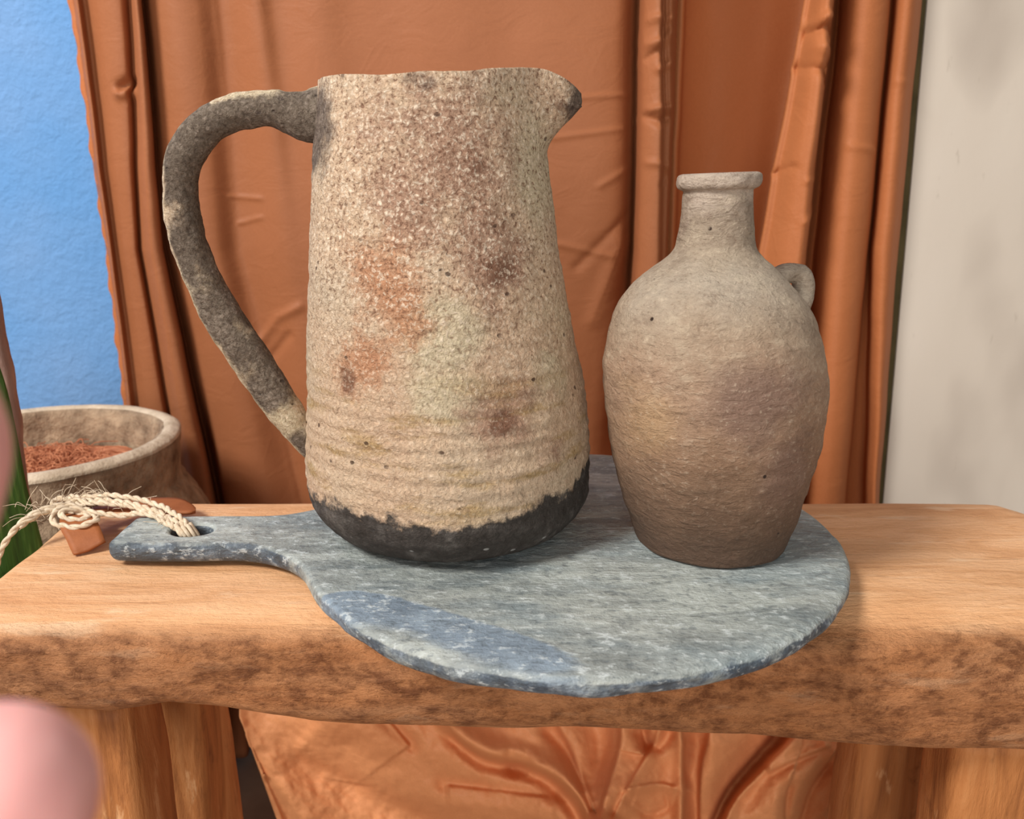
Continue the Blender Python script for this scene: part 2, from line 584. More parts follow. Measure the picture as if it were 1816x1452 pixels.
# ------------------------------------------------------------------ curtains
def curtain(name, Y0, pts, mat, zlo, zhi, nz, label, amp=.0135, seed=0, bends=(), parent=None):
    PY = (0.0, 440.0, 880.0)
    zs = [at(908, p, Y0).z for p in PY]
    ctrl = []
    for (pxs, ds) in pts:
        row = []
        for p, px, d in zip(PY, pxs, ds):
            y = Y0 - d * amp
            row.append((at(px, p, y).x, y))
        ctrl.append(row)
    C = np.array(ctrl)                      # point, station, xy
    Z = np.concatenate([np.linspace(zhi, 1.0, 50, endpoint=False), np.linspace(1.0, .40, nz, endpoint=False), np.linspace(.40, zlo, 50)])
    nz = len(Z)
    rows = []
    for z in Z:
        if z >= zs[1]:
            t = (z - zs[1]) / (zs[0] - zs[1]); A = C[:, 1] + (C[:, 0] - C[:, 1]) * t
        elif z >= zs[2]:
            t = (z - zs[2]) / (zs[1] - zs[2]); A = C[:, 2] + (C[:, 1] - C[:, 2]) * t
        else:
            t = (zs[2] - z) / (zs[1] - zs[2]); k = .5 * (1 - math.exp(-2 * t)) if t < 6 else .5
            A = C[:, 2] + (C[:, 2] - C[:, 1]) * k
        # soften the change of slope at the middle station
        s = catmull(A, 13)
        rows.append(np.column_stack([s[:, 0], s[:, 1], np.full(len(s), z)]))
    nu = len(rows[0])
    V = np.vstack(rows)
    V[:, 1] += .0022 * fbm(V, (9, 3, 6), 3, seed) * 1.0
    V[:, 0] += .0016 * fbm(V, (6, 3, 9), 3, seed + 9)
    for (poly, h, w) in bends:              # creases, in photo pixels, turned into points of the cloth
        q = np.array([[at(a, b, Y0).x, at(a, b, Y0).z] for a, b in poly])
        d, s, t = dist_poly(V[:, [0, 2]], q)
        near = V[:, 1] < Y0 + .004 if name == 'curtain' else True
        V[:, 1] -= 1.5 * h * np.exp(-(d / (1.15 * w)) ** 2) * near * np.where(s > 0, 1.0, .8)
    F = grid_faces(nu, nz)
    o = make(name, V, F, mat, parent)
    sm = o.modifiers.new('thickness', 'SOLIDIFY'); sm.thickness = .0012; sm.offset = -1
    if label: props(o, label, 'curtain')
    return o


A = [
    ((124, 188, 240), (0, 0, 0)),
    ((136, 196, 250), (1.4, 1.4, 1.2)),
    ((150, 206, 266), (.5, .6, .6)),
    ((176, 222, 290), (1.7, 1.7, 1.4)),
    ((214, 240, 314), (1.9, 1.9, 1.4)),
    ((231, 250, 326), (.8, .8, .6)),
    ((235, 253, 331), (1.9, 1.9, 1.7)),
    ((241, 268, 350), (3.0, 3.0, 3.0)),
    ((250, 286, 377), (2.5, 2.4, 2.6)),
    ((253, 290, 384), (.3, .1, -.6)),
    ((260, 299, 392), (.5, .4, -.4)),
    ((270, 310, 402), (1.6, 1.5, 1.4)),
    ((305, 345, 440), (2.2, 2.2, 2.0)),
    ((345, 385, 480), (1.9, 2.0, 1.9)),
    ((376, 418, 522), (1.1, .9, .9)),
    ((400, 445, 540), (.8, .9, .6)),
    ((450, 500, 570), (1.6, 1.6, 1.4)),
    ((490, 540, 600), (1.0, 1.6, 1.5)),
    ((560, 600, 640), (1.5, 1.5, 1.5)),
    ((640, 660, 690), (1.1, 1.4, 1.4)),
    ((760, 770, 780), (1.5, 1.5, 1.5)),
    ((880, 880, 880), (1.8, 1.8, 1.8)),
    ((1000, 985, 960), (2.1, 2.0, 1.9)),
    ((1080, 1060, 1025), (2.0, 1.9, 1.6)),
    ((1108, 1098, 1050), (1.6, 1.4, 1.2)),
    ((1122, 1112, 1075), (.4, .2, .3)),
    ((1134, 1123, 1095), (-.6, -.8, -.6)),
    ((1136, 1124, 1098), (1.5, 1.5, 1.5)),
    ((1146, 1134, 1110), (3.6, 3.6, 3.2)),
    ((1172, 1166, 1150), (4.6, 4.4, 4.0)),
    ((1177, 1174, 1160), (3.2, 2.8, 2.6)),
    ((1184, 1177, 1166), (3.4, 2.6, 2.4)),
    ((1196, 1181, 1172), (3.2, 2.2, 2.0)),
    ((1204, 1184, 1176), (-.4, -.6, -.6)),
]
creaseA = [
    ([(1136, 55), (1178, 48)], .0030, .0035), ([(1134, 96), (1160, 90), (1176, 72)], .0035, .0035),
    ([(1133, 118), (1150, 108)], -.0030, .0030), ([(1150, 138), (1178, 122)], .0030, .003),
    ([(1131, 215), (1150, 224), (1178, 212)], -.0040, .0035), ([(1136, 205), (1176, 196)], .0032, .003),
    ([(1158, 330), (1172, 312)], -.0022, .003), ([(1132, 292), (1176, 296)], .0020, .003),
    ([(236, 160), (252, 150)], -.006, .004), ([(233, 172), (256, 168)], .004, .004),
    ([(415, 348), (470, 352)], .0012, .002), ([(430, 395), (470, 385)], .0012, .002),
    ([(960, 184), (1110, 172)], .0010, .0022), ([(960, 250), (1100, 232)], .0010, .0022),
    ([(1020, 470), (1110, 380)], -.0016, .004), ([(985, 430), (1080, 452)], .0012, .003),
    ([(1060, 330), (1110, 300)], .0012, .003), ([(1050, 560), (1100, 430)], .0020, .008),
    ([(470, 600), (500, 560), (540, 540)], .0020, .004), ([(480, 640), (520, 590)], -.002, .004),
]
curtain('curtain', .885, A, FABRIC, .012, 1.55, 330,
        'wide rust curtain hanging behind the jug, with a crumpled folded hem along its right edge', bends=creaseA)
B = [
    ((1150, 1120, 1100), (-3.2, -3.2, -3.2)),
    ((1196, 1176, 1166), (-3.6, -3.6, -3.6)),
    ((1212, 1192, 1176), (-3.4, -3.4, -3.4)),
    ((1218, 1200, 1186), (-5.0, -5.0, -5.0)),
    ((1250, 1232, 1215), (-6.2, -6.2, -6.2)),
    ((1300, 1275, 1255), (-6.6, -6.6, -6.6)),
    ((1360, 1320, 1300), (-7.0, -7.0, -7.0)),
    ((1424, 1352, 1326), (-7.0, -7.0, -7.0)),
    ((1440, 1364, 1338), (-4.0, -4.0, -4.0)),
    ((1428, 1348, 1322), (1.2, 1.2, 1.2)),
    ((1440, 1362, 1335), (2.0, 2.0, 2.0)),
    ((1462, 1402, 1375), (3.6, 3.6, 3.2)),
    ((1474, 1427, 1400), (3.4, 3.4, 3.0)),
    ((1476, 1430, 1404), (-1.0, -1.2, -1.2)),
    ((1482, 1436, 1408), (-3.2, -3.4, -3.0)),
    ((1490, 1448, 1418), (-3.2, -3.6, -3.0)),
    ((1496, 1456, 1426), (-.8, -.8, -.6)),
    ((1512, 1474, 1440), (1.2, 1.2, 1.2)),
    ((1540, 1503, 1470), (1.9, 1.9, 1.9)),
    ((1570, 1534, 1496), (1.2, 1.0, 1.0)),
    ((1577, 1541, 1501), (-1.2, -1.6, -2.2)),
    ((1584, 1546, 1530), (-1.4, -2.0, -2.6)),
    ((1590, 1552, 1540), (.2, .0, -.8)),
    ((1604, 1566, 1550), (1.0, .9, .3)),
    ((1618, 1580, 1554), (.8, .7, .2)),
    ((1632, 1592, 1558), (-.6, -.6, -.6)),
]
creaseB = [
    ([(1420, 70), (1440, 60), (1472, 74)], -.006, .004), ([(1418, 56), (1440, 46)], .005, .004),
    ([(1400, 128), (1440, 140), (1470, 120)], -.0045, .004), ([(1420, 100), (1462, 104)], .004, .005),
    ([(1440, 150), (1468, 156)], -.004, .003), ([(1360, 310), (1385, 298)], -.003, .003),
    ([(1400, 322), (1440, 316)], .0014, .0025), ([(1400, 390), (1432, 372)], .002, .004),
    ([(1490, 262), (1540, 268)], .0012, .003), ([(1580, 148), (1620, 150)], .0008, .003),
]
curtain('curtain', .885, B, FABRIC_B, .012, 1.55, 330,
        'deeper rust curtain in narrow upright folds beside the cream panel', seed=30, bends=creaseB)

# ruffled stitched hem along the left edge of the wide curtain
hem_z = np.linspace(1.5, .2, 240)
cur = bpy.data.objects['curtain']
hx = []
zst = [at(908, p, .885).z for p in (0, 440, 880)]
for i, z in enumerate(hem_z):
    px = np.interp(z, zst[::-1], (240, 188, 124)) if zst[2] <= z <= zst[0] else None
    xw = np.interp(z, zst[::-1], [at(a, p, .885).x for a, p in ((240, 880), (188, 440), (124, 0))])
    if z > zst[0]:
        xw = at(124, 0, .885).x + (z - zst[0]) * (at(124, 0, .885).x - at(188, 440, .885).x) / (zst[0] - zst[1])
    rf = .0022 * math.sin(i * 1.25) + .002 * math.sin(i * .53 + 1)
    hx += [(xw - .0012 + .5 * rf * .4, .884 + .002, z), (xw + .002, .8785 + rf, z), (xw + .0085, .8745 - rf * .8, z), (xw + .0135, .8815, z)]
o = make('hem', hx, grid_faces(4, 240), FABRIC_B, cur)
sm = o.modifiers.new('thickness', 'SOLIDIFY'); sm.thickness = .001

# cloth gathered below the bench
def gathered():
    Y0 = .66
    nx, ny = 560, 230
    PX = np.linspace(425, 1600, nx)
    PYY = np.linspace(1130, 1606, ny)
    gx, gy = np.meshgrid(PX, PYY)
    P = np.column_stack([gx.ravel(), gy.ravel()])
    H = np.zeros(len(P))
    # (polyline in photo px, height m, width px, one-sided sharpness)
    folds = [
        ([(560, 1250), (500, 1326), (470, 1400)], .006, 40),
        ([(585, 1265), (700, 1310), (850, 1350), (960, 1400), (1040, 1460)], .010, 34),
        ([(520, 1345), (640, 1400), (760, 1470)], -.010, 32),
        ([(640, 1395), (800, 1420), (930, 1440), (1030, 1480)], .008, 26),
        ([(770, 1390), (860, 1400), (970, 1412)], -.006, 12),
        ([(690, 1280), (720, 1320)], -.008, 12),
        ([(780, 1250), (800, 1290), (850, 1328), (925, 1345), (985, 1372), (1030, 1415), (1056, 1470)], .017, 12),
        ([(805, 1308), (850, 1348), (910, 1364), (965, 1382), (1010, 1420), (1040, 1475)], -.014, 12),
        ([(905, 1344), (930, 1352), (905, 1358)], -.010, 9),
        ([(930, 1278), (1000, 1330), (1040, 1400)], .010, 26),
        ([(985, 1300), (1015, 1345), (1060, 1430)], -.010, 12),
        ([(1060, 1270), (1070, 1340), (1058, 1440)], -.006, 16),
        ([(1120, 1250), (1104, 1330), (1080, 1400), (1065, 1460)], .016, 18),
        ([(1150, 1300), (1156, 1316)], -.016, 10),
        ([(1180, 1260), (1170, 1310), (1120, 1400), (1090, 1470)], .013, 22),
        ([(1200, 1300), (1180, 1324)], -.012, 9),
        ([(1225, 1270), (1228, 1360), (1235, 1480)], .013, 14),
        ([(1250, 1310), (1246, 1380), (1262, 1470)], -.014, 12),
        ([(1275, 1290), (1290, 1360), (1290, 1480)], .010, 22),
        ([(1130, 1400), (1180, 1392), (1230, 1400)], .006, 9),
        ([(1140, 1420), (1170, 1440), (1200, 1430)], -.006, 9),
        ([(1100, 1440), (1140, 1470)], -.008, 10),
        ([(1400, 1300), (1350, 1352), (1312, 1400), (1285, 1470)], -.026, 22),
        ([(1420, 1318), (1372, 1366), (1330, 1420), (1310, 1470)], .012, 9),
        ([(1470, 1320), (1400, 1360), (1350, 1420)], -.008, 14),
        ([(1520, 1330), (1450, 1380), (1390, 1450)], .014, 40),
        ([(1432, 1400), (1440, 1470)], -.010, 9),
        ([(1495, 1360), (1472, 1410), (1465, 1470)], -.010, 10),
        ([(1555, 1320), (1530, 1400), (1515, 1480)], .010, 24),
        ([(400, 1280), (440, 1360), (480, 1452)], .012, 24),
    ]
    for poly, h, w in folds:
        q = catmull(np.array(poly, float), 5) if len(poly) > 2 else np.array(poly, float)
        d, s, t = dist_poly(P, q)
        H += 1.25 * h * (np.where(s > 0, np.exp(-(d / (1.1 * w)) ** 2), np.exp(-(d / (2.2 * w)) ** 2)) if h > 0 else np.exp(-(d / (1.5 * w)) ** 2))
    cliffs = [      # overlapping fold edges: line, raised side, height, edge width, fall-off
        ([(790, 1270), (815, 1312), (862, 1342), (925, 1354), (985, 1380), (1030, 1420), (1052, 1475)], -1, .016, 4, 46),
        ([(1116, 1270), (1104, 1330), (1088, 1380), (1060, 1470)], -1, .013, 4, 90),
        ([(1150, 1275), (1152, 1314), (1148, 1340)], 1, .008, 3, 30),
        ([(1186, 1275), (1172, 1314), (1120, 1400), (1085, 1470)], -1, .008, 4, 60),
        ([(1226, 1270), (1226, 1340), (1234, 1400), (1238, 1480)], 1, .014, 3, 70),
        ([(1282, 1270), (1262, 1340), (1262, 1400), (1270, 1480)], -1, .013, 3, 90),
        ([(1408, 1280), (1352, 1345), (1312, 1400), (1284, 1480)], 1, .018, 5, 80),
        ([(1436, 1290), (1376, 1364), (1330, 1420), (1306, 1480)], -1, .018, 5, 80),
        ([(1500, 1322), (1440, 1346), (1388, 1372)], 1, .009, 4, 40),
        ([(690, 1270), (708, 1300), (722, 1324)], 1, .006, 3, 60),
        ([(1000, 1290), (1022, 1345), (1058, 1440)], -1, .007, 4, 50),
        ([(432, 1380), (440, 1470)], 1, .006, 3, 30),
        ([(1438, 1370), (1432, 1420), (1446, 1480)], 1, .008, 3, 40),
        ([(1500, 1350), (1476, 1400), (1466, 1480)], 1, .008, 4, 50),
        ([(590, 1268), (510, 1326), (570, 1362), (650, 1402), (760, 1470)], -1, .010, 14, 120),
        ([(1120, 1398), (1180, 1388), (1222, 1396)], 1, .004, 3, 30),
        ([(1130, 1425), (1168, 1440), (1205, 1428)], -1, .004, 3, 24),
        ([(770, 1392), (850, 1400), (975, 1414)], 1, .005, 4, 40),
    ]
    for poly, side, h, w, L in cliffs:
        q = catmull(np.array(poly, float), 6) if len(poly) > 2 else np.array(poly, float)
        d, s, t = dist_poly(P, q)
        sd = d * s * side
        taper = np.clip(np.minimum(t, 1 - t) / .08, 0, 1) if poly[0][1] > 1290 else np.clip((1 - t) / .08, 0, 1)
        H += 1.5 * h * .5 * (1 + np.tanh(sd / w)) * np.exp(-np.maximum(sd, 0) / L) * np.where(poly[-1][1] > 1460, 1, taper)
    # pull towards the tie, bulging outward around it
    r = np.hypot(P[:, 0] - 1065, (P[:, 1] - 1490))
    H += .030 * np.exp(-(r / 150) ** 2) - .02 * np.clip((1300 - P[:, 1]) / 170, 0, 1) ** 2 * 4
    Pz = np.column_stack([P / 55.0, np.zeros(len(P))])
    H += .0018 * fbm(Pz, 1, 3, 5) + .0008 * fbm(Pz, 4, 2, 8)
    tops = np.clip((P[:, 1] - 1130) / 610, 0, 1)
    V = []
    # outline: left border slants in, right border slants in
    for (px, py), h in zip(P, H):
        lx = 425 + (py - 1270) * .36 if py > 1270 else 425
        rx = 1572 - (py - 1320) * .28 if py > 1320 else 1572
        u = (px - 425) / (1600 - 425)
        qx = lx + u * (rx - lx)
        V.append(tuple(at(qx, py, Y0 - h)))
    V = np.array(V)
    # lower part runs down to the floor
    V[:, 2] = np.maximum(V[:, 2], .004)
    return V, grid_faces(nx, ny)


gv, gf = gathered()
shift0 = 0
g = make('gathered_cloth', gv, gf, FABRIC_LIT)
sm = g.modifiers.new('thickness', 'SOLIDIFY'); sm.thickness = .0012
props(g, 'crumpled rust cloth gathered into a tie underneath the bench', 'cloth')

# ------------------------------------------------------------------ bench
bench = empty('bench', (.03, .455, 0), 'narrow reclaimed orange-brown wooden bench carrying the round board', 'bench')


def bench_top():
    x0, x1, yf, yb = -.277, .337, .366, .540
    nx, ns = 300, 96
    a = np.linspace(0, 2 * PI, ns, endpoint=False)
    V = []
    for i in range(nx):
        u = i / (nx - 1)
        x = x0 + (x1 - x0) * u
        e = min(u, 1 - u) * (x1 - x0)
        endr = .007
        k = math.sqrt(max(0.0, 1 - (1 - min(e, endr) / endr) ** 2)) if e < endr else 1.0
        ins = endr * .8 * (1 - k)
        # underside height under the front edge, hand-hewn
        bot = np.interp(x, [-.28, -.20, -.17, -.1, 0, .12, .2, .35], [.405, .395, .399, .387, .380, .379, .372, .366]) + .0014 * math.sin(x * 31)
        top = TZ
        cy, hy = (yf + yb) / 2, (yb - yf) / 2 - ins
        cz, hz = (top + bot) / 2, (top - bot) / 2 - ins
        # superellipse-like rounded rectangle
        r = .013
        for t in a:
            c, s = math.cos(t), math.sin(t)
            n = 7.0
            sc = (abs(c) ** n + abs(s) ** n) ** (-1 / n)
            V.append((x, cy + hy * c * sc, cz + hz * s * sc))
    V = np.array(V)
    f = smooth01((.385 - V[:, 1]) / .02)            # front side
    belowtop = smooth01((TZ - .006 - V[:, 2]) / .01)
    V[:, 1] += f * (.0035 * fbm(V, (7, 1, 22), 3, 3) + .0012 * fbm(V, (40, 1, 90), 3, 4)) - f * .004 * np.sin((V[:, 2] - .385) / .065 * PI)
    V[:, 2] += -(1 - belowtop) * (.0010 * (1 + fbm(V, (6, 30, 1), 3, 12))) + (1 - (V[:, 2] > .42)) * .0022 * fbm(V, (9, 5, 1), 3, 5)
    edge = smooth01((.392 - V[:, 1]) / .03) * (1 - belowtop)
    V[:, 2] -= edge * .0022 * (1 + fbm(V, (12, 10, 1), 3, 17))
    end = smooth01((np.abs(V[:, 0] - .037) - .295) / .015)
    V[:, 0] += end * .003 * fbm(V, (1, 16, 16), 3, 21)
    # chipped far right corner
    cr = smooth01((V[:, 0] - .318) / .02) * smooth01((V[:, 1] - .49) / .05)
    V[:, 2] -= cr * .006
    F = grid_faces(ns, nx, True)
    F.append(tuple(range(ns))); F.append(tuple(range((nx - 1) * ns, nx * ns))[::-1])
    hew = f * smooth01((TZ - .004 - V[:, 2]) / .008)
    return V, F, hew


bv, bf, hew = bench_top()
seat = make('seat', bv, bf, WOOD, bench)
set_attr(seat, 'hewn', hew)


def leg(name, x, y, w, d, splx, sply, seed, hewn=.6):
    n, nr = 40, 44
    a = np.linspace(0, 2 * PI, n, endpoint=False)
    V = []
    for j in range(nr):
        t = j / (nr - 1)
        z = (.392 if x < 0 else .372) * (1 - t)
        cx, cy = x + splx * t, y + sply * t
        for q in a:
            c, s = math.cos(q), math.sin(q)
            sc = (abs(c) ** 8 + abs(s) ** 8) ** (-1 / 8)
            V.append((cx + w / 2 * c * sc, cy + d / 2 * s * sc, z))
    V = np.array(V)
    V[:, 0] += .0022 * fbm(V, (30, 30, 9), 3, seed)
    V[:, 1] += .0022 * fbm(V, (30, 30, 9), 3, seed + 5)
    F = grid_faces(n, nr, True)
    F.append(tuple(range(n))); F.append(tuple(range((nr - 1) * n, nr * n))[::-1])
    o = make(name, V, F, WOODLEG, bench)
    set_attr(o, 'hewn', np.full(len(V), hewn))
    return o


def mat_leg():
    m = M('reclaimed_leg_wood', .65, .3)
    n1 = m.noise(6, 6, .62, m.map((9, 9, 1.0)), 1.2)
    col = m.ramp(n1, [(.25, srgb(120, 70, 36)), (.5, srgb(178, 116, 66)), (.75, srgb(204, 146, 94))])
    bl = m.noise(22, 6, .7, m.map((1.3, 1.3, .6)))
    col = m.mix(m.rng(bl, .55, .72, 0, .8), col, srgb(96, 54, 28))
    col = m.mix(m.rng(m.noise(34, 5, .6, m.map((2, 2, .6), loc=(2, 2, 2))), .62, .72, 0, .6), col, srgb(226, 180, 132))
    nb = m.bump(n1, .4, .004)
    nb = m.bump(m.noise(160, 5, .7, m.map((2, 2, .5))), .5, .0016, nb)
    return m.done(col, nb)


WOODLEG = mat_leg()
leg('leg', -.222, .408, .042, .052, .002, .004, 3)
leg('leg', -.2165, .500, .026, .058, .006, .010, 13)
leg('leg', .268, .402, .066, .044, .004, .004, 23)
leg('leg', .256, .502, .052, .046, .0, .010, 33)

# ------------------------------------------------------------------ round board with handle
BZ0, BZ1 = .4502, .4635
BT = BZ1 - BZ0


def board_outline():
    cx, cy, R = .0335, .4455, .1478
    yf, yb, xe = .4255, .4675, -.2215
    # neck fillets: arc of radius r tangent to the handle side and the disc
    pts = []
    def fillet(yside, sgn, r):
        # centre at (fx, yside + sgn*r), distance to disc centre R + r
        fy = yside + sgn * r
        fx = cx - math.sqrt((R + r) ** 2 - (fy - cy) ** 2)
        tx = cx + (fx - cx) * R / (R + r); ty = cy + (fy - cy) * R / (R + r)
        a0 = -sgn * PI / 2
        a1 = math.atan2(ty - fy, tx - fx)
        d = (a1 - a0 + PI) % (2 * PI) - PI
        return [(fx + r * math.cos(a0 + d * k / 12), fy + r * math.sin(a0 + d * k / 12)) for k in range(13)], (tx, ty)
    nf, tn = fillet(yf, -1, .058)
    bfl, tb = fillet(yb, 1, .05)
    rc = .006
    # start at handle end, near corner
    for k in range(7):
        a = PI + (PI / 2) * k / 6
        pts.append((xe + rc + rc * math.cos(a), yf + rc + rc * math.sin(a)))
    for k in range(1, 10):
        pts.append((xe + rc + (nf[0][0] - xe - rc) * k / 10, yf - .0012 * math.sin(PI * k / 10)))
    pts += nf
    a0 = math.atan2(tn[1] - cy, tn[0] - cx); a1 = math.atan2(tb[1] - cy, tb[0] - cx)
    if a1 < a0: a1 += 2 * PI
    n = 170
    for k in range(1, n):
        a = a0 + (a1 - a0) * k / n
        rr = R * (1 + .004 * math.sin(3 * a + 1) + .0016 * math.sin(11 * a) + .0008 * math.sin(29 * a + 2))
        pts.append((cx + rr * math.cos(a), cy + rr * math.sin(a)))
    pts += bfl[::-1]
    for k in range(1, 10):
        pts.append((bfl[0][0] + (xe + rc - bfl[0][0]) * k / 10, yb))
    for k in range(7):
        a = PI / 2 + (PI / 2) * k / 6
        pts.append((xe + rc + rc * math.cos(a), yb - rc + rc * math.sin(a)))
    return np.array(pts), (cx, cy, R)


def build_board():
    pts, (cx, cy, R) = board_outline()
    hole = [(-.1815 + .0115 * math.cos(-a), .4465 + .0088 * math.sin(-a)) for a in np.linspace(0, 2 * PI, 40, endpoint=False)]
    cu = bpy.data.curves.new('tmp', 'CURVE')
    cu.dimensions = '2D'; cu.fill_mode = 'BOTH'
    bev = .0032
    cu.extrude = BT / 2 - bev
    cu.bevel_depth = bev; cu.bevel_resolution = 4
    cu.offset = -bev
    for ring in (pts, hole):
        s = cu.splines.new('POLY'); s.points.add(len(ring) - 1); s.use_cyclic_u = True
        for p, q in zip(s.points, ring): p.co = (q[0], q[1], 0, 1)
    to = bpy.data.objects.new('tmp', cu); COL.objects.link(to)
    dg = bpy.context.evaluated_depsgraph_get()
    me = bpy.data.meshes.new_from_object(to.evaluated_get(dg))
    bpy.data.objects.remove(to); bpy.data.curves.remove(cu)
    bm = bmesh.new(); bm.from_mesh(me)
    bmesh.ops.remove_doubles(bm, verts=bm.verts, dist=1e-5)
    # refine the long fan triangles of the two faces
    for _ in range(5):
        es = [e for e in bm.edges if e.calc_length() > .009]
        if not es: break
        bmesh.ops.subdivide_edges(bm, edges=es, cuts=1)
        bmesh.ops.triangulate(bm, faces=[f for f in bm.faces if len(f.verts) > 4])
    V = np.array([v.co[:] for v in bm.verts]); F = [tuple(v.index for v in f.verts) for f in bm.faces]
    bm.free()
    V[:, 2] += (BZ0 + BZ1) / 2
    d, s, t = dist_poly(V[:, :2], np.vstack([pts, pts[:1]]))
    side = smooth01((BZ1 - .0012 - V[:, 2]) / .002)
    low = V[:, 2] < (BZ0 + BZ1) / 2
    # rolled lower arris and chewed rim
    n = fbm(V, (60, 60, 120), 3, 40)
    rad = V[:, :2] - np.array([cx, cy])
    rl = np.linalg.norm(rad, axis=1)[:, None] + 1e-9
    m = (d < .006)[:, None] & (V[:, :1] > -.09)
    V[:, :2] += np.where(m, rad / rl * (.0009 * n)[:, None], 0)
    V[:, 2] += np.where(low, 0, .00035 * fbm(V, (30, 60, 1), 3, 44) - .0018 * np.exp(-d / .006) * smooth01((V[:, 0] + .1) / .05))
    V[:, 2] += np.where(low, .0042 * np.exp(-d / .0045), 0)
    V[:, 2] = np.maximum(V[:, 2], BZ0)
    o = make('serving_board', V, F, BOARDM)
    props(o, 'round slate-blue weathered wooden board with a short handle lying across the bench', 'board')
    edge = np.clip(side + .62 * np.exp(-d / .008), 0, 1) * .74
    # fully painted blue sweep near the front left of the disc
    p1 = [tuple(atz(a, b, BZ1)[:2]) for a, b in ((560, 1062), (620, 1052), (690, 1062), (790, 1092), (900, 1126), (1010, 1160))]
    db, sd, _ = dist_poly(V[:, :2], p1)
    blue = np.where(sd > 0, np.exp(-(db / .004) ** 2), np.exp(-(db / .026) ** 2)) * smooth01((V[:, 0] + .105) / .02) * smooth01((.055 - V[:, 0]) / .06)
    p2 = [tuple(atz(a, b, BZ1)[:2]) for a, b in ((700, 1190), (860, 1216), (1000, 1222))]
    db2, _, _ = dist_poly(V[:, :2], p2)
    blue = np.maximum(blue, .75 * np.exp(-(db2 / .018) ** 2))
    edge = np.clip(edge * 1.0, 0, 1) * (1 + .8 * smooth01((-.10 - V[:, 0]) / .04)) * (1 - .35 * np.exp(-((V[:, 0] + .10) / .03) ** 2))
    set_attr(o, 'edge', edge); set_attr(o, 'blue', blue)
    return o


board = build_board()

# ------------------------------------------------------------------ turned vessels
def rows_to_profile(rows, Yc):
    """outline rows (photo y, left x, right x) -> list of (z, centre x, radius)"""
    out = []
    for py, l, r in rows:
        R = .06
        for _ in range(6):
            Yt = Yc - R * R / Yc
            a, b = at(l, py, Yt), at(r, py, Yt)
            half = (b.x - a.x) / 2
            R = half / math.sqrt(max(.2, 1 - (R / Yc) ** 2))
        out.append((a.z, (a.x + b.x) / 2, R))
    return out


def resample(prof, n):
    P = np.array(prof, float)
    P = catmull(P, 8)
    s = np.concatenate([[0], np.cumsum(np.hypot(np.diff(P[:, 0]), np.diff(P[:, 2])))])
    u = np.linspace(0, s[-1], n)
    return np.column_stack([np.interp(u, s, P[:, k]) for k in range(3)])


def revolve(P, Yc, nth):
    th = np.linspace(0, 2 * PI, nth, endpoint=False)
    X = P[:, 1][:, None] + P[:, 2][:, None] * np.cos(th)[None]
    Y = Yc + P[:, 2][:, None] * np.sin(th)[None]
    Z = np.repeat(P[:, 0][:, None], nth, 1)
    return np.stack([X, Y, Z], -1), th


# the jug
JY = .459
jrows = [(150, 566, 966), (200, 562, 966), (250, 557, 967), (300, 553, 972), (350, 551, 979), (400, 549, 986), (450, 547, 993),
         (500, 546, 1001), (550, 545, 1010), (600, 544, 1018), (650, 543, 1027), (700, 543, 1035), (750, 543, 1042), (790, 544, 1045), (825, 546, 1043)]
jp = rows_to_profile(jrows, JY)
bcx = jp[-1][1] + .0005
low = [(BZ1 + .0215, bcx, .0785), (BZ1 + .0135, bcx, .0745), (BZ1 + .0075, bcx, .0695), (BZ1 + .003, bcx, .0630), (BZ1 + .0006, bcx, .056)]
prof = jp[:]
ztop = jp[0][0] - .0030
prof = [(ztop - .004, jp[0][1], jp[0][2] - .0068), (ztop - .0006, jp[0][1], jp[0][2] - .005), (ztop, jp[0][1], jp[0][2] - .003), (ztop - .0008, jp[0][1], jp[0][2] - .0008)] + prof + low
inner = [(ztop - .010, jp[0][1], jp[0][2] - .0075), (ztop - .1, jp[5][1], jp[5][2] - .009), (BZ1 + .03, bcx, .066), (BZ1 + .012, bcx, .05), (BZ1 + .009, bcx, .02)]
P = resample(prof, 300)
Pin = resample(inner, 40)[::-1]
Pbot = np.array([(BZ1 + .0004, bcx, .045), (BZ1 + .0004, bcx, .02)])
P = np.vstack([Pin, P, Pbot])
NT = 320
G, th = revolve(P, JY, NT)
nr = len(P)
Zr = P[:, 0][:, None]
outer = np.zeros((nr, 1)); outer[40:] = 1
zt0 = ztop
# throwing ridges, strongest on the lower half
tz = (Zr - BZ1) / (zt0 - BZ1)
Rn = fbm(np.column_stack([np.tile(np.cos(th) * .35, nr), np.tile(np.sin(th) * .35, nr), np.repeat(P[:, 0], NT) * 1.0]), (2, 2, 60), 2, 3).reshape(nr, NT)
rstr = .00012 + .00060 * np.exp(-((tz - .26) / .17) ** 2)
ridge = np.sin(Zr / .0078 * 2 * PI + 2.4 * Rn) * .45 + .8 * Rn
flat = G.reshape(-1, 3)
gr = fbm(flat, (170, 170, 200), 3, 60).reshape(nr, NT)
lump = fbm(flat, (26, 26, 26), 3, 66).reshape(nr, NT)
off = outer * (rstr * ridge * smooth01(tz / .1) + .00042 * gr + .0009 * lump)
# spout to the right: widening ear below the rim
ang = (th - (-.16) + PI) % (2 * PI) - PI
g1 = np.exp(-(ang / .24) ** 2)[None]
g2 = np.exp(-(ang / .17) ** 2)[None]
up = np.clip((Zr - (zt0 - .033)) / .033, 0, 1)
sp = g1 * (.0185 * smooth01(np.clip(up / .70, 0, 1)) ** 1.25)
R2 = P[:, 2][:, None] + off + sp
G[..., 0] = P[:, 1][:, None] + R2 * np.cos(th)[None]
G[..., 1] = JY + R2 * np.sin(th)[None]
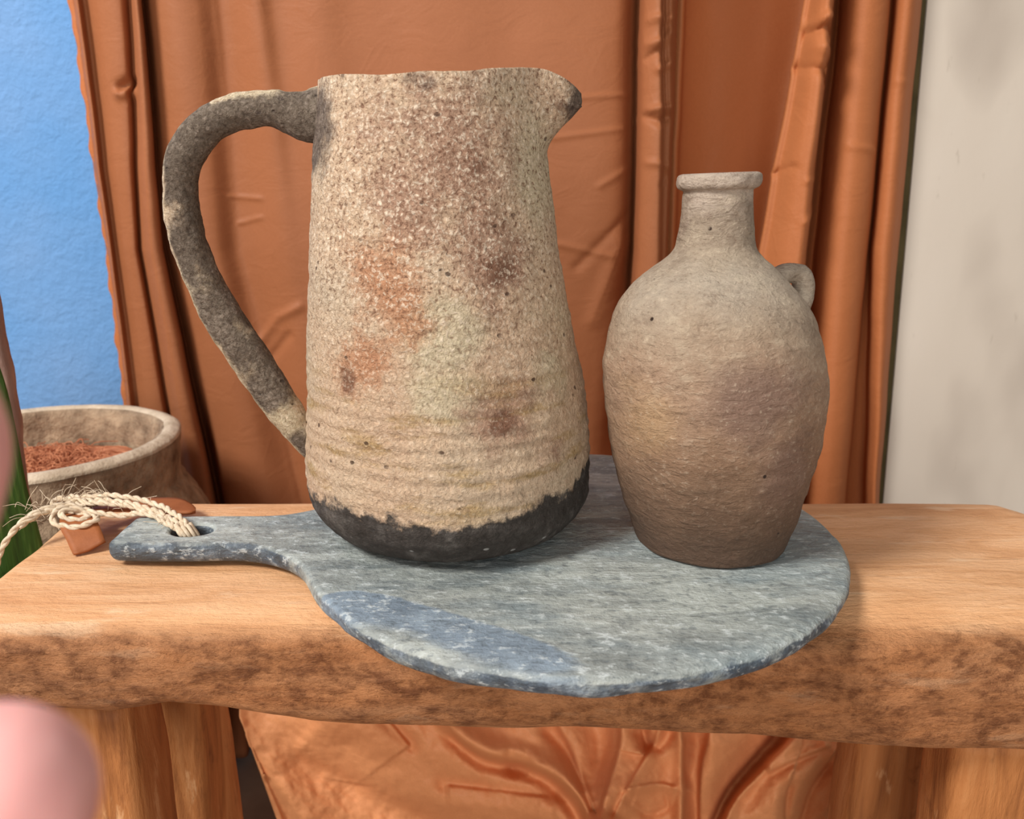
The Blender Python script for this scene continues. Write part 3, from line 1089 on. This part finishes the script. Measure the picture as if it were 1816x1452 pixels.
# rim sits a little lower on the left, droops at the spout tip, and is uneven
k = smooth01((Zr - (zt0 - .04)) / .04)
G[..., 2] += k * ((G[..., 0] - jp[0][1]) * .040 + .0042 * np.cos(th)[None] ** 2 - .0030 * (np.cos(th)[None] < -.4) * 0 + .00045 * fbm(np.column_stack([np.cos(th) * 3, np.sin(th) * 3, th * 0]), 1, 3, 9)[None])
G[..., 2] -= smooth01((Zr - (zt0 - .016)) / .016) * g2 * .0115
# wall at the front left of the rim: slight chip
V = G.reshape(-1, 3)
F = grid_faces(NT, nr, True)
F.append(tuple(range(NT))); F.append(tuple(range((nr - 1) * NT, nr * NT))[::-1])
jug = empty('pitcher', (bcx, JY, BZ1), 'tall weathered tan clay pitcher with a charcoal foot and a looping handle', 'pitcher')
body = make('body', V, F, CLAY, jug)


def blob(V, lst, dy=.07):
    out = np.zeros(len(V))
    for px, py, rx, ry, a in lst:
        c = at(px, py, JY - dy); sx = rx / FPX * .43; sz = ry / FPX * .44
        d2 = ((V[:, 0] - c.x) / sx) ** 2 + ((V[:, 2] - c.z) / sz) ** 2
        out = np.maximum(out, a * np.exp(-d2) * (V[:, 1] < JY + .03))
    return out


Vn = V
set_attr(body, 'rust', blob(Vn, [(690, 500, 95, 120, .74), (650, 650, 70, 90, .62), (660, 430, 80, 90, .5), (610, 690, 40, 40, .4), (800, 250, 60, 60, .3), (870, 720, 50, 60, .35)]))
set_attr(body, 'mauve', blob(Vn, [(760, 300, 170, 190, .75), (860, 440, 90, 130, .8), (700, 200, 110, 60, .5), (890, 720, 80, 90, .8), (990, 800, 60, 120, .4)]))
set_attr(body, 'brown', blob(Vn, [(880, 485, 38, 46, .72), (893, 752, 30, 34, .7), (612, 682, 18, 26, .75), (840, 300, 40, 40, .35), (1000, 165, 60, 50, .6)]))
set_attr(body, 'pale', blob(Vn, [(790, 590, 80, 90, .9), (800, 700, 120, 60, .8), (960, 300, 70, 160, .7), (980, 650, 70, 160, .6), (900, 160, 80, 40, .5)]))
set_attr(body, 'grit', np.clip(.35 + .75 * smooth01((Vn[:, 2] - BZ1 - .06) / .12), 0, 1))
set_attr(body, 'band', smooth01((BZ1 + .11 - Vn[:, 2]) / .03) * smooth01((Vn[:, 2] - BZ1 - .02) / .02))
az = np.arctan2(Vn[:, 1] - JY, Vn[:, 0] - bcx)
hch = BZ1 + .0330 + .004 * np.sin(az * 1.0 + .3) + .003 * np.sin(3 * az + 1.8) + .0065 * np.exp(-((az + .9) / .28) ** 2)
hch = hch + .0085 * smooth01((az + .75) / .7)
set_attr(body, 'char', np.clip(.5 + (hch - Vn[:, 2]) / .017, 0, 1))
tip = np.array([G[60, 0, 0] + .03, JY - .012, zt0 - .014])
ds = np.linalg.norm(Vn - tip, axis=1)
sm_ = blob(Vn, [(742, 134, 60, 20, .5), (650, 148, 60, 16, .4)])
sm_ = np.maximum(sm_, blob(Vn, [(566, 235, 44, 76, 1.15)], .015))
sm_ = np.maximum(sm_, 1.0 * np.exp(-(ds / .025) ** 2))
sm_ = np.maximum(sm_, .9 * (sp.ravel() / .0185 if sp.size == len(Vn) else 0))
set_attr(body, 'smoke_shade', sm_)

hpx = [(610, 205, 50), (572, 206, 50), (545, 207, 44), (515, 201, 36), (485, 193, 33), (450, 193, 33), (403, 203, 33), (359, 232, 33), (331, 272, 33), (319, 320, 31.5), (321, 370, 31.5),
       (334, 430, 32), (358, 490, 33), (390, 552, 34), (428, 612, 35), (465, 668, 35), (497, 716, 33), (525, 757, 29), (556, 800, 20)]
hp = catmull(np.array([tuple(at(a, b, JY - .004)) + (r,) for a, b, r in hpx]), 10)
depth = hp[:, 1] * math.cos(PITCH) + (CAMZ - hp[:, 2]) * math.sin(PITCH)
hv, hf = tube(hp[:, :3], hp[:, 3] / FPX * depth * .98, 36, .95)
nrm = hv - np.vstack([np.repeat(hp[:, :3], 36, 0), hp[:1, :3], hp[-1:, :3]])
nrm /= np.linalg.norm(nrm, axis=1)[:, None] + 1e-9
hv = hv + nrm * (.0007 * fbm(hv, 60, 3, 70) + .0004 * fbm(hv, 200, 2, 71))[:, None]
handle = make('handle', hv, hf, CLAY, jug)
N_ = len(hv)
set_attr(handle, 'char', np.zeros(N_)); set_attr(handle, 'grit', np.full(N_, .7)); set_attr(handle, 'band', np.zeros(N_))
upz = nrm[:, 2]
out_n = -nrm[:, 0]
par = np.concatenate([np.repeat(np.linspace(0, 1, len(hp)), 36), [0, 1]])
dark = .78 + .35 * np.exp(-((par - .1) / .1) ** 2) + .2 * np.exp(-((par - .45) / .2) ** 2) - .75 * np.clip(upz, 0, 1) ** 2 * (par < .35) - .95 * np.clip(out_n, 0, 1) ** 3 - .65 * np.exp(-((par - .92) / .035) ** 2)  # rim light painted in: stain thins on upward and outward faces
set_attr(handle, 'smoke_shade', np.clip(dark, 0, 1))
set_attr(handle, 'rust', .55 * np.clip(-out_n, 0, 1) * (par > .35)); set_attr(handle, 'mauve', np.zeros(N_)); set_attr(handle, 'brown', .4 * np.clip(-upz, 0, 1)); set_attr(handle, 'pale', np.full(N_, .6))

# the flask
VY = .433
vrows = [(345, 1207, 1339), (370, 1205, 1338), (400, 1204, 1338), (425, 1201, 1340), (443, 1194, 1345), (458, 1180, 1358), (475, 1158, 1378), (500, 1128, 1402),
         (530, 1104, 1427), (560, 1090, 1444), (600, 1079, 1458), (640, 1073, 1465), (680, 1072, 1467), (720, 1075, 1464), (760, 1079, 1458), (800, 1085, 1449), (840, 1094, 1437), (880, 1104, 1424), (915, 1116, 1411)]
vp = rows_to_profile(vrows, VY)
vx = vp[-1][1]
zl = vp[0][0] + .0012
rl = rows_to_profile([(322, 1196, 1354)], VY)[0]
lz, lr, lx = rl[0], rl[2], rl[1]
lip = [(lz + .0005, lx, lr - .0085), (lz + .0034, lx, lr - .0062), (lz + .0042, lx, lr - .0035), (lz + .003, lx, lr - .0008), (lz - .0002, lx, lr), (lz - .0028, lx, lr - .0010), (lz - .0042, lx, lr - .0036)]
vlow = [(BZ1 + .0100, vx, .0435), (BZ1 + .0045, vx, .0421), (BZ1 + .0014, vx, .0410), (BZ1 + .0004, vx, .0385)]
P = resample(lip + vp + vlow, 260)
Pin = resample([(lz - .004, lx, lr - .0095), (vp[3][0], vp[3][1], vp[3][2] - .006), (vp[7][0], vp[7][1], vp[7][2] - .008), (vp[12][0], vx, .055), (BZ1 + .012, vx, .036), (BZ1 + .010, vx, .01)], 30)[::-1]
P = np.vstack([Pin, P, [(BZ1 + .0003, vx, .03), (BZ1 + .0003, vx, .012)]])
NTV = 256
G, th = revolve(P, VY, NTV)
nr = len(P); outer = np.zeros((nr, 1)); outer[30:] = 1
flat = G.reshape(-1, 3)
lump = fbm(flat, (30, 30, 40), 3, 80).reshape(nr, NTV)
gr = fbm(flat, (110, 110, 150), 3, 83).reshape(nr, NTV)
Zr = P[:, 0][:, None]
ht = (Zr - BZ1) / (lz - BZ1)
rid = np.sin(Zr / .013 * 2 * PI + 2 * lump) * .00016 * smooth01(ht / .1) * smooth01((.7 - ht) / .1)
R2 = P[:, 2][:, None] + outer * (.0008 * lump + .0004 * gr + rid - .0007)
G[..., 0] = P[:, 1][:, None] + R2 * np.cos(th)[None]
G[..., 1] = VY + R2 * np.sin(th)[None]
k = smooth01((Zr - vp[4][0]) / .02)
G[..., 2] += k * (G[..., 0] - lx) * .035
V = G.reshape(-1, 3)
F = grid_faces(NTV, nr, True)
F.append(tuple(range(NTV))); F.append(tuple(range((nr - 1) * NTV, nr * NTV))[::-1])
flask = empty('flask', (vx, VY, BZ1), 'small grey-brown stoneware bottle vase with a narrow neck and one tiny ear', 'vase')
vb = make('body', V, F, STONEWARE, flask)
set_attr(vb, 'height', np.clip((V[:, 2] - BZ1) / (lz - BZ1), 0, 1))
set_attr(vb, 'ochre', blob(V, [(1150, 760, 60, 90, .9), (1130, 690, 60, 40, .7), (1190, 830, 60, 60, .4)]))
set_attr(vb, 'purple', blob(V, [(1340, 700, 110, 110, .8), (1400, 820, 90, 130, .7), (1340, 640, 90, 40, .5), (1230, 400, 30, 60, .5)]))
ep = catmull(np.array([tuple(at(a, b, y)) for a, b, y in ((1366, 500, VY + .012), (1388, 486, VY + .016), (1404, 483, VY + .02), (1417, 487, VY + .022), (1424, 502, VY + .022), (1424, 522, VY + .021), (1418, 545, VY + .016), (1405, 570, VY + .01))]), 8)
ev, ef = tube(ep, np.interp(np.linspace(0, 1, len(ep)), [0, .5, 1], [.0050, .0055, .0052]), 18, 1.25)
ev = ev + (.0005 * fbm(ev, 140, 3, 90))[:, None]
ear = make('ear', ev, ef, STONEWARE, flask)
set_attr(ear, 'height', np.full(len(ev), .78)); set_attr(ear, 'ochre', np.zeros(len(ev))); set_attr(ear, 'purple', np.full(len(ev), .45))

# ------------------------------------------------------------------ planter behind the bench
PY_ = .70
pc = at(62, 778, PY_)
PCX, PZ = pc.x, pc.z
pr = .1175
planter = empty('planter', (PCX, PY_, 0), 'large aged stone-coloured clay pot with a thick collar, filled with fibre', 'pot')
pprof = [(PZ - .035, PCX, pr - .019), (PZ - .004, PCX, pr - .017), (PZ, PCX, pr - .013), (PZ + .0008, PCX, pr - .006), (PZ - .002, PCX, pr - .0012), (PZ - .006, PCX, pr), (PZ - .02, PCX, pr - .001), (PZ - .040, PCX, pr - .002),
         (PZ - .0445, PCX, pr - .001), (PZ - .0475, PCX, pr + .0028), (PZ - .0505, PCX, pr + .002), (PZ - .056, PCX, pr + .006), (PZ - .08, PCX, pr + .018), (PZ - .13, PCX, pr + .032), (PZ - .22, PCX, pr + .03), (PZ - .34, PCX, pr - .002), (.004, PCX, pr - .03), (.001, PCX, pr - .034)]
P = resample(pprof, 150)
inn = resample([(PZ - .036, PCX, pr - .0195), (PZ - .07, PCX, pr - .018), (PZ - .09, PCX, pr - .03)], 14)[::-1]
P = np.vstack([inn, P])
G, th = revolve(P, PY_, 160)
flat = G.reshape(-1, 3)
n = (.0016 * fbm(flat, (14, 14, 22), 3, 100) + .0008 * fbm(flat, (70, 70, 70), 3, 104)).reshape(len(P), 160)
R2 = P[:, 2][:, None] + n
G[..., 0] = PCX + R2 * np.cos(th)[None]; G[..., 1] = PY_ + R2 * np.sin(th)[None]
F = grid_faces(160, len(P), True)
F.append(tuple(range(160))); F.append(tuple(range((len(P) - 1) * 160, len(P) * 160))[::-1])
make('body', G.reshape(-1, 3), F, POTM, planter)
# worn pale lip laid over the collar
lipp = resample([(PZ - .003, PCX, pr - .0162), (PZ + .0012, PCX, pr - .012), (PZ + .0020, PCX, pr - .006), (PZ - .001, PCX, pr - .0005), (PZ - .004, PCX, pr + .0006)], 24)
G, th = revolve(lipp, PY_, 160)
flat = G.reshape(-1, 3)
n = (.0016 * fbm(flat, (14, 14, 22), 3, 100) + .0008 * fbm(flat, (70, 70, 70), 3, 104)).reshape(len(lipp), 160)
R2 = lipp[:, 2][:, None] + n
G[..., 0] = PCX + R2 * np.cos(th)[None]; G[..., 1] = PY_ + R2 * np.sin(th)[None]
o = make('rim', G.reshape(-1, 3), grid_faces(160, len(lipp), True), POTR, planter)
o['label'] = 'paler worn lip'

# coir: a mound with loose fibres
nx = 60
mv, mf = [], []
rr = np.linspace(.001, pr - .025, 24)
th = np.linspace(0, 2 * PI, nx, endpoint=False)
for r in rr:
    for t in th: mv.append((PCX + r * math.cos(t), PY_ + r * math.sin(t), PZ - .026 - .012 * (r / pr) ** 2))
mv = np.array(mv); mv[:, 2] += .004 * fbm(mv, (50, 50, 1), 3, 120)
mf = grid_faces(nx, len(rr), True)
parts = [(mv, mf)]
for i in range(520):
    r = (pr - .062) * math.sqrt(random.random()); t = random.random() * 2 * PI
    p = np.array([PCX + r * math.cos(t), PY_ + r * math.sin(t), PZ - .026 - .012 * (r / pr) ** 2])
    a = random.random() * 2 * PI; L = random.uniform(.012, .03)
    q = np.array([p, p + (math.cos(a) * L * .4, math.sin(a) * L * .4, random.uniform(.003, .012)), p + (math.cos(a) * L, math.sin(a + .4) * L, random.uniform(0, .008))])
    parts.append(tube(catmull(q, 3), .0004, 4, 1, False))
cv, cf = join(parts)
o = make('coir', cv, cf, COIRM)
props(o, 'reddish brown coconut fibre filling the large clay pot', 'fibre', kind='stuff')

# ------------------------------------------------------------------ plant at the left end of the bench
plant = empty('plant', (-.395, .53, 0), 'green strap-leaved plant with a brownish stalk rising past the left end of the bench', 'plant')


def strap(pairs, extra, n=8, thick=.0022, fold=.006):
    L = catmull(np.array([tuple(at(*a)) for a, b in pairs] ), n)
    R = catmull(np.array([tuple(at(*b)) for a, b in pairs]), n)
    ext = [(np.array(a), np.array(b)) for a, b in extra]
    if ext:
        L = np.vstack([L, catmull(np.vstack([L[-1:], [e[0] for e in ext]]), n)[1:]])
        R = np.vstack([R, catmull(np.vstack([R[-1:], [e[1] for e in ext]]), n)[1:]])
    k = 13
    V, mg = [], []
    for a, b in zip(L, R):
        for i in range(k):
            u = i / (k - 1)
            p = a + (b - a) * u
            p = p + np.array([0, -fold * (1 - abs(2 * u - 1)) - .0006 * math.sin(u * 40), 0])
            V.append(p); mg.append(max(0, abs(2 * u - 1) - .75) * 4)
    return np.array(V), grid_faces(k, len(L)), mg


lv, lf, mg = strap([((-330, -40, .49), (-322, -40, .49)), ((-300, 130, .48), (-205, 150, .50)), ((-260, 300, .47), (-125, 330, .50)), ((-200, 500, .47), (-48, 530, .50)), ((-150, 650, .47), (4, 660, .50)), ((-110, 760, .47), (27, 750, .50)), ((-85, 850, .47), (48, 860, .50)), ((-70, 930, .47), (66, 925, .50)), ((-60, 1010, .47), (86, 1000, .50))],
                   [((-.375, .475, .36), (-.315, .505, .37)), ((-.40, .50, .18), (-.365, .52, .18)), ((-.405, .52, .01), (-.385, .53, .01))])
o = make('leaf', lv, lf, LEAFM, plant)
set_attr(o, 'margin', mg)
sm = o.modifiers.new('thickness', 'SOLIDIFY'); sm.thickness = .0022
sp_ = catmull(np.array([tuple(at(a, b, .545)) for a, b in ((-60, 380), (-22, 520), (-4, 620), (14, 710), (22, 790), (30, 860), (36, 940))] + [(-.36, .545, .36), (-.39, .54, .18), (-.395, .535, .006)]), 8)
sv, sf = tube(sp_, np.interp(np.linspace(0, 1, len(sp_)), [0, .6, 1], [.0062, .0072, .009]), 16)
sv = sv + (.0007 * fbm(sv, 60, 3, 130))[:, None]
make('stalk', sv, sf, STALK, plant)

# ------------------------------------------------------------------ twine and leather tag
def ply(path, r=.00115, pitch=.014):
    path = catmull(np.asarray(path, float), 26)
    T, N, B = frames(path)
    s = np.concatenate([[0], np.cumsum(np.linalg.norm(np.diff(path, axis=0), axis=1))])
    # resample by arc length
    u = np.linspace(0, s[-1], max(30, int(s[-1] / .0011)))
    path = np.column_stack([np.interp(u, s, path[:, k]) for k in range(3)])
    wob = np.column_stack([fbm(np.column_stack([u * 60, u * 0, u * 0 + i]), 1, 2, 140 + i) for i in range(3)])
    path = path + .0009 * wob
    T, N, B = frames(path)
    ph = u / pitch * 2 * PI
    out = []
    for k in (0, PI):
        q = path + r * .7 * (np.cos(ph + k)[:, None] * N + np.sin(ph + k)[:, None] * B)
        out.append(tube(q, r, 7))
    return out, path


def px3(l): return np.array([tuple(at(*p)) for p in l])


hole = at(330, 938, .447)
twine = empty('twine', (-.215, .46, TZ), 'pale two-ply jute twine looped through the hole of the board handle', 'twine')
cords = [
    # three cords from the hole up over the end of the handle, then the coil
    [(338, 946, .443), (330, 930, .446), (312, 912, .455), (280, 896, .468), (240, 884, .476), (190, 879, .480), (150, 882, .482), (122, 893, .478), (104, 906, .470)],
    [(333, 948, .442), (322, 932, .446), (300, 918, .455), (262, 902, .466), (215, 890, .474), (165, 888, .478), (130, 886, .482), (104, 884, .484), (92, 890, .482), (96, 899, .476), (120, 900, .472), (160, 907, .470), (205, 914, .468), (250, 910, .466), (288, 922, .455), (312, 938, .446)],
    [(326, 949, .441), (316, 940, .444), (296, 928, .450), (270, 912, .462), (235, 898, .470), (196, 893, .474), (158, 892, .475), (130, 880, .484), (118, 884, .486), (132, 894, .478), (150, 899, .474)],
    # low loop hanging in front of the tag
    [(150, 899, .474), (122, 898, .472), (100, 906, .466), (93, 920, .460), (104, 932, .456), (130, 935, .455), (155, 930, .456), (174, 921, .460), (168, 917, .466), (140, 912, .470), (116, 905, .472), (102, 902, .474)],
    [(160, 905, .470), (128, 903, .468), (110, 908, .464), (112, 916, .461), (140, 922, .461), (160, 918, .464)],
    # tail running off the end of the bench
    [(128, 893, .476), (100, 898, .470), (72, 905, .463), (48, 918, .456), (28, 938, .450), (12, 958, .446), (2, 980, .444), (-8, 1012, .443)],
    [(130, 896, .474), (98, 903, .468), (70, 911, .461), (48, 924, .455), (34, 936, .451)],
]
for c_ in cords:
    t_, _p = ply(px3(c_))
    v, f = join(t_)
    make('strand', v, f, TWINEM, twine)
# knot sunk in the hole
fz = []
for i in range(9):
    a = i * .7
    c0 = (-.1855 + .004 * math.cos(a), .4445 + .003 * math.sin(a), BZ1 + .003 + .0006 * (i % 3))
    fz.append(tube(np.array([c0, (c0[0] + .004, c0[1] - .001, BZ1 - .002), (c0[0] + .006, c0[1], BZ0 + .003)]), .0011, 7))
v, f = join(fz)
make('knot', v, f, TWINEM, twine)
fr = []
ends = [(100, 895, .475), (150, 880, .482), (62, 900, .466), (120, 890, .48), (200, 880, .48), (70, 920, .46), (240, 905, .47), (300, 925, .452), (180, 900, .475), (135, 878, .484)]
for i in range(80):
    e = random.choice(ends)
    p = np.array(tuple(at(e[0] + random.uniform(-25, 25), e[1] + random.uniform(-6, 8), e[2])))
    d = np.array([random.uniform(-1, 1), random.uniform(-.6, .6), random.uniform(-.2, 1.0)]); d /= np.linalg.norm(d)
    L = random.uniform(.005, .017)
    q = catmull(np.array([p, p + d * L * .5 + [0, 0, .001], p + d * L + [random.uniform(-.003, .003), 0, random.uniform(-.004, .002)]]), 4)
    fr.append(tube(q, .00017, 3, 1, False))
v, f = join(fr)
o = make('stray_fibres', v, f, TWINEM, twine)
o['kind'] = 'stuff'

st_pairs = [((132, 990, .440), (187, 960, .449)), ((119, 960, .4475), (179, 938, .4565)), ((106, 932, .456), (171, 917, .465)), ((118, 912, .470), (180, 900, .484)), ((190, 906, .476), (220, 887, .500)), ((260, 906, .478), (270, 884, .505)), ((315, 910, .479), (316, 885, .506)), ((338, 910, .480), (336, 893, .501)), ((347, 908, .484), (346, 902, .494))]
L = catmull(px3([a for a, b in st_pairs]), 6); R = catmull(px3([b for a, b in st_pairs]), 6)
V = np.array([a + (b - a) * i / 6 for a, b in zip(L, R) for i in range(7)])
V[:, 2] = np.maximum(V[:, 2], TZ + .001)
o = make('leather_tag', V, grid_faces(7, len(L)), LEATHER)
sm = o.modifiers.new('thickness', 'SOLIDIFY'); sm.thickness = .0016; sm.offset = 0
props(o, 'brown square-ended leather tag tucked under the twine beside the board handle', 'tag')

# ------------------------------------------------------------------ hand close to the camera
def build_hand():
    def P(px, py, dep):
        dx = (px - 908.0) / FPX * dep; dy = (726.0 - py) / FPX * dep
        c, s = math.cos(PITCH), math.sin(PITCH)
        return Vector((dx, dep * c + dy * s, CAMZ - dep * s + dy * c))
    def Q(x, yd, d):                       # metres right of, below and in front of the lens
        return P(908 + x / d * FPX, 726 + yd / d * FPX, d)

    def limb(pts, radii, n=9):
        path = catmull(np.array([tuple(p) + (r,) for p, r in zip(pts, radii)]), n)
        p, r = path[:, :3], path[:, 3]
        T = p[-1] - p[-2]; T /= np.linalg.norm(T)
        a = np.radians([18, 36, 54, 70, 82])
        p = np.vstack([p, p[-1] + T * (r[-1] * np.sin(a))[:, None]])
        r = np.concatenate([r, r[-1] * np.cos(a)])
        return tube(p, r, 20)

    wrist, fore = Q(-.212, .108, .150), Q(-.31, .20, .185)
    parts = [limb([fore, Q(-.26, .152, .167), wrist, Q(-.190, .082, .147)], [.031, .028, .0235, .022])]
    # thumb, whose pad shows at the lower left of the picture
    parts.append(limb([wrist, Q(-.158, .094, .122), Q(-.116, .084, .100), Q(-.084, .063, .0925), P(-15, 1428, .090)], [.018, .0165, .0130, .0112, .0109]))
    # index finger pointing up: its side just reaches the left edge
    parts.append(limb([wrist, Q(-.178, .072, .140), P(-640, 1190, .130), P(-246, 1040, .113), P(-112, 830, .106), P(-136, 690, .104)], [.018, .0160, .0118, .0096, .0083, .0076]))
    # middle, ring and little finger, curled outside the picture
    for mc, m1, p1, d1, tp, k in (
            (Q(-.182, .066, .152), Q(-.154, .024, .150), Q(-.124, -.006, .158), Q(-.137, -.022, .173), Q(-.154, -.014, .180), 1.0),
            (Q(-.190, .066, .166), Q(-.166, .022, .171), Q(-.142, -.010, .179), Q(-.153, -.026, .193), Q(-.170, -.017, .198), .96),
            (Q(-.198, .070, .178), Q(-.180, .028, .190), Q(-.163, -.002, .200), Q(-.171, -.014, .210), Q(-.185, -.006, .214), .84)):
        parts.append(limb([wrist, mc, m1, p1, d1, tp], [.018, .0160 * k, .0122 * k, .0100 * k, .0085 * k, .0077 * k]))
    hv, hf = join(parts)
    me = bpy.data.meshes.new('hand')
    me.from_pydata(hv.tolist(), [], hf)
    bm = bmesh.new(); bm.from_mesh(me); bmesh.ops.recalc_face_normals(bm, faces=bm.faces); bm.to_mesh(me); bm.free()
    o = bpy.data.objects.new('hand', me); COL.objects.link(o)
    rm = o.modifiers.new('union', 'REMESH'); rm.mode = 'VOXEL'; rm.voxel_size = .0011; rm.use_smooth_shade = True
    sm = o.modifiers.new('soft', 'SMOOTH'); sm.factor = .5; sm.iterations = 14
    dg = bpy.context.evaluated_depsgraph_get()
    m2 = bpy.data.meshes.new_from_object(o.evaluated_get(dg))
    V = np.array([v.co[:] for v in m2.vertices]); F = [tuple(p.vertices) for p in m2.polygons]
    bpy.data.objects.remove(o)
    c, s = math.cos(PITCH), math.sin(PITCH)
    dep = V[:, 1] * c - (V[:, 2] - CAMZ) * s; up = V[:, 1] * s + (V[:, 2] - CAMZ) * c
    px = 908 + FPX * V[:, 0] / dep; py = 726 - FPX * up / dep

    h = make('hand', V, F, SKIN)
    props(h, 'out-of-focus pink hand close to the lens, its thumb tip showing at the lower left', 'hand')
    return h


hand = build_hand()
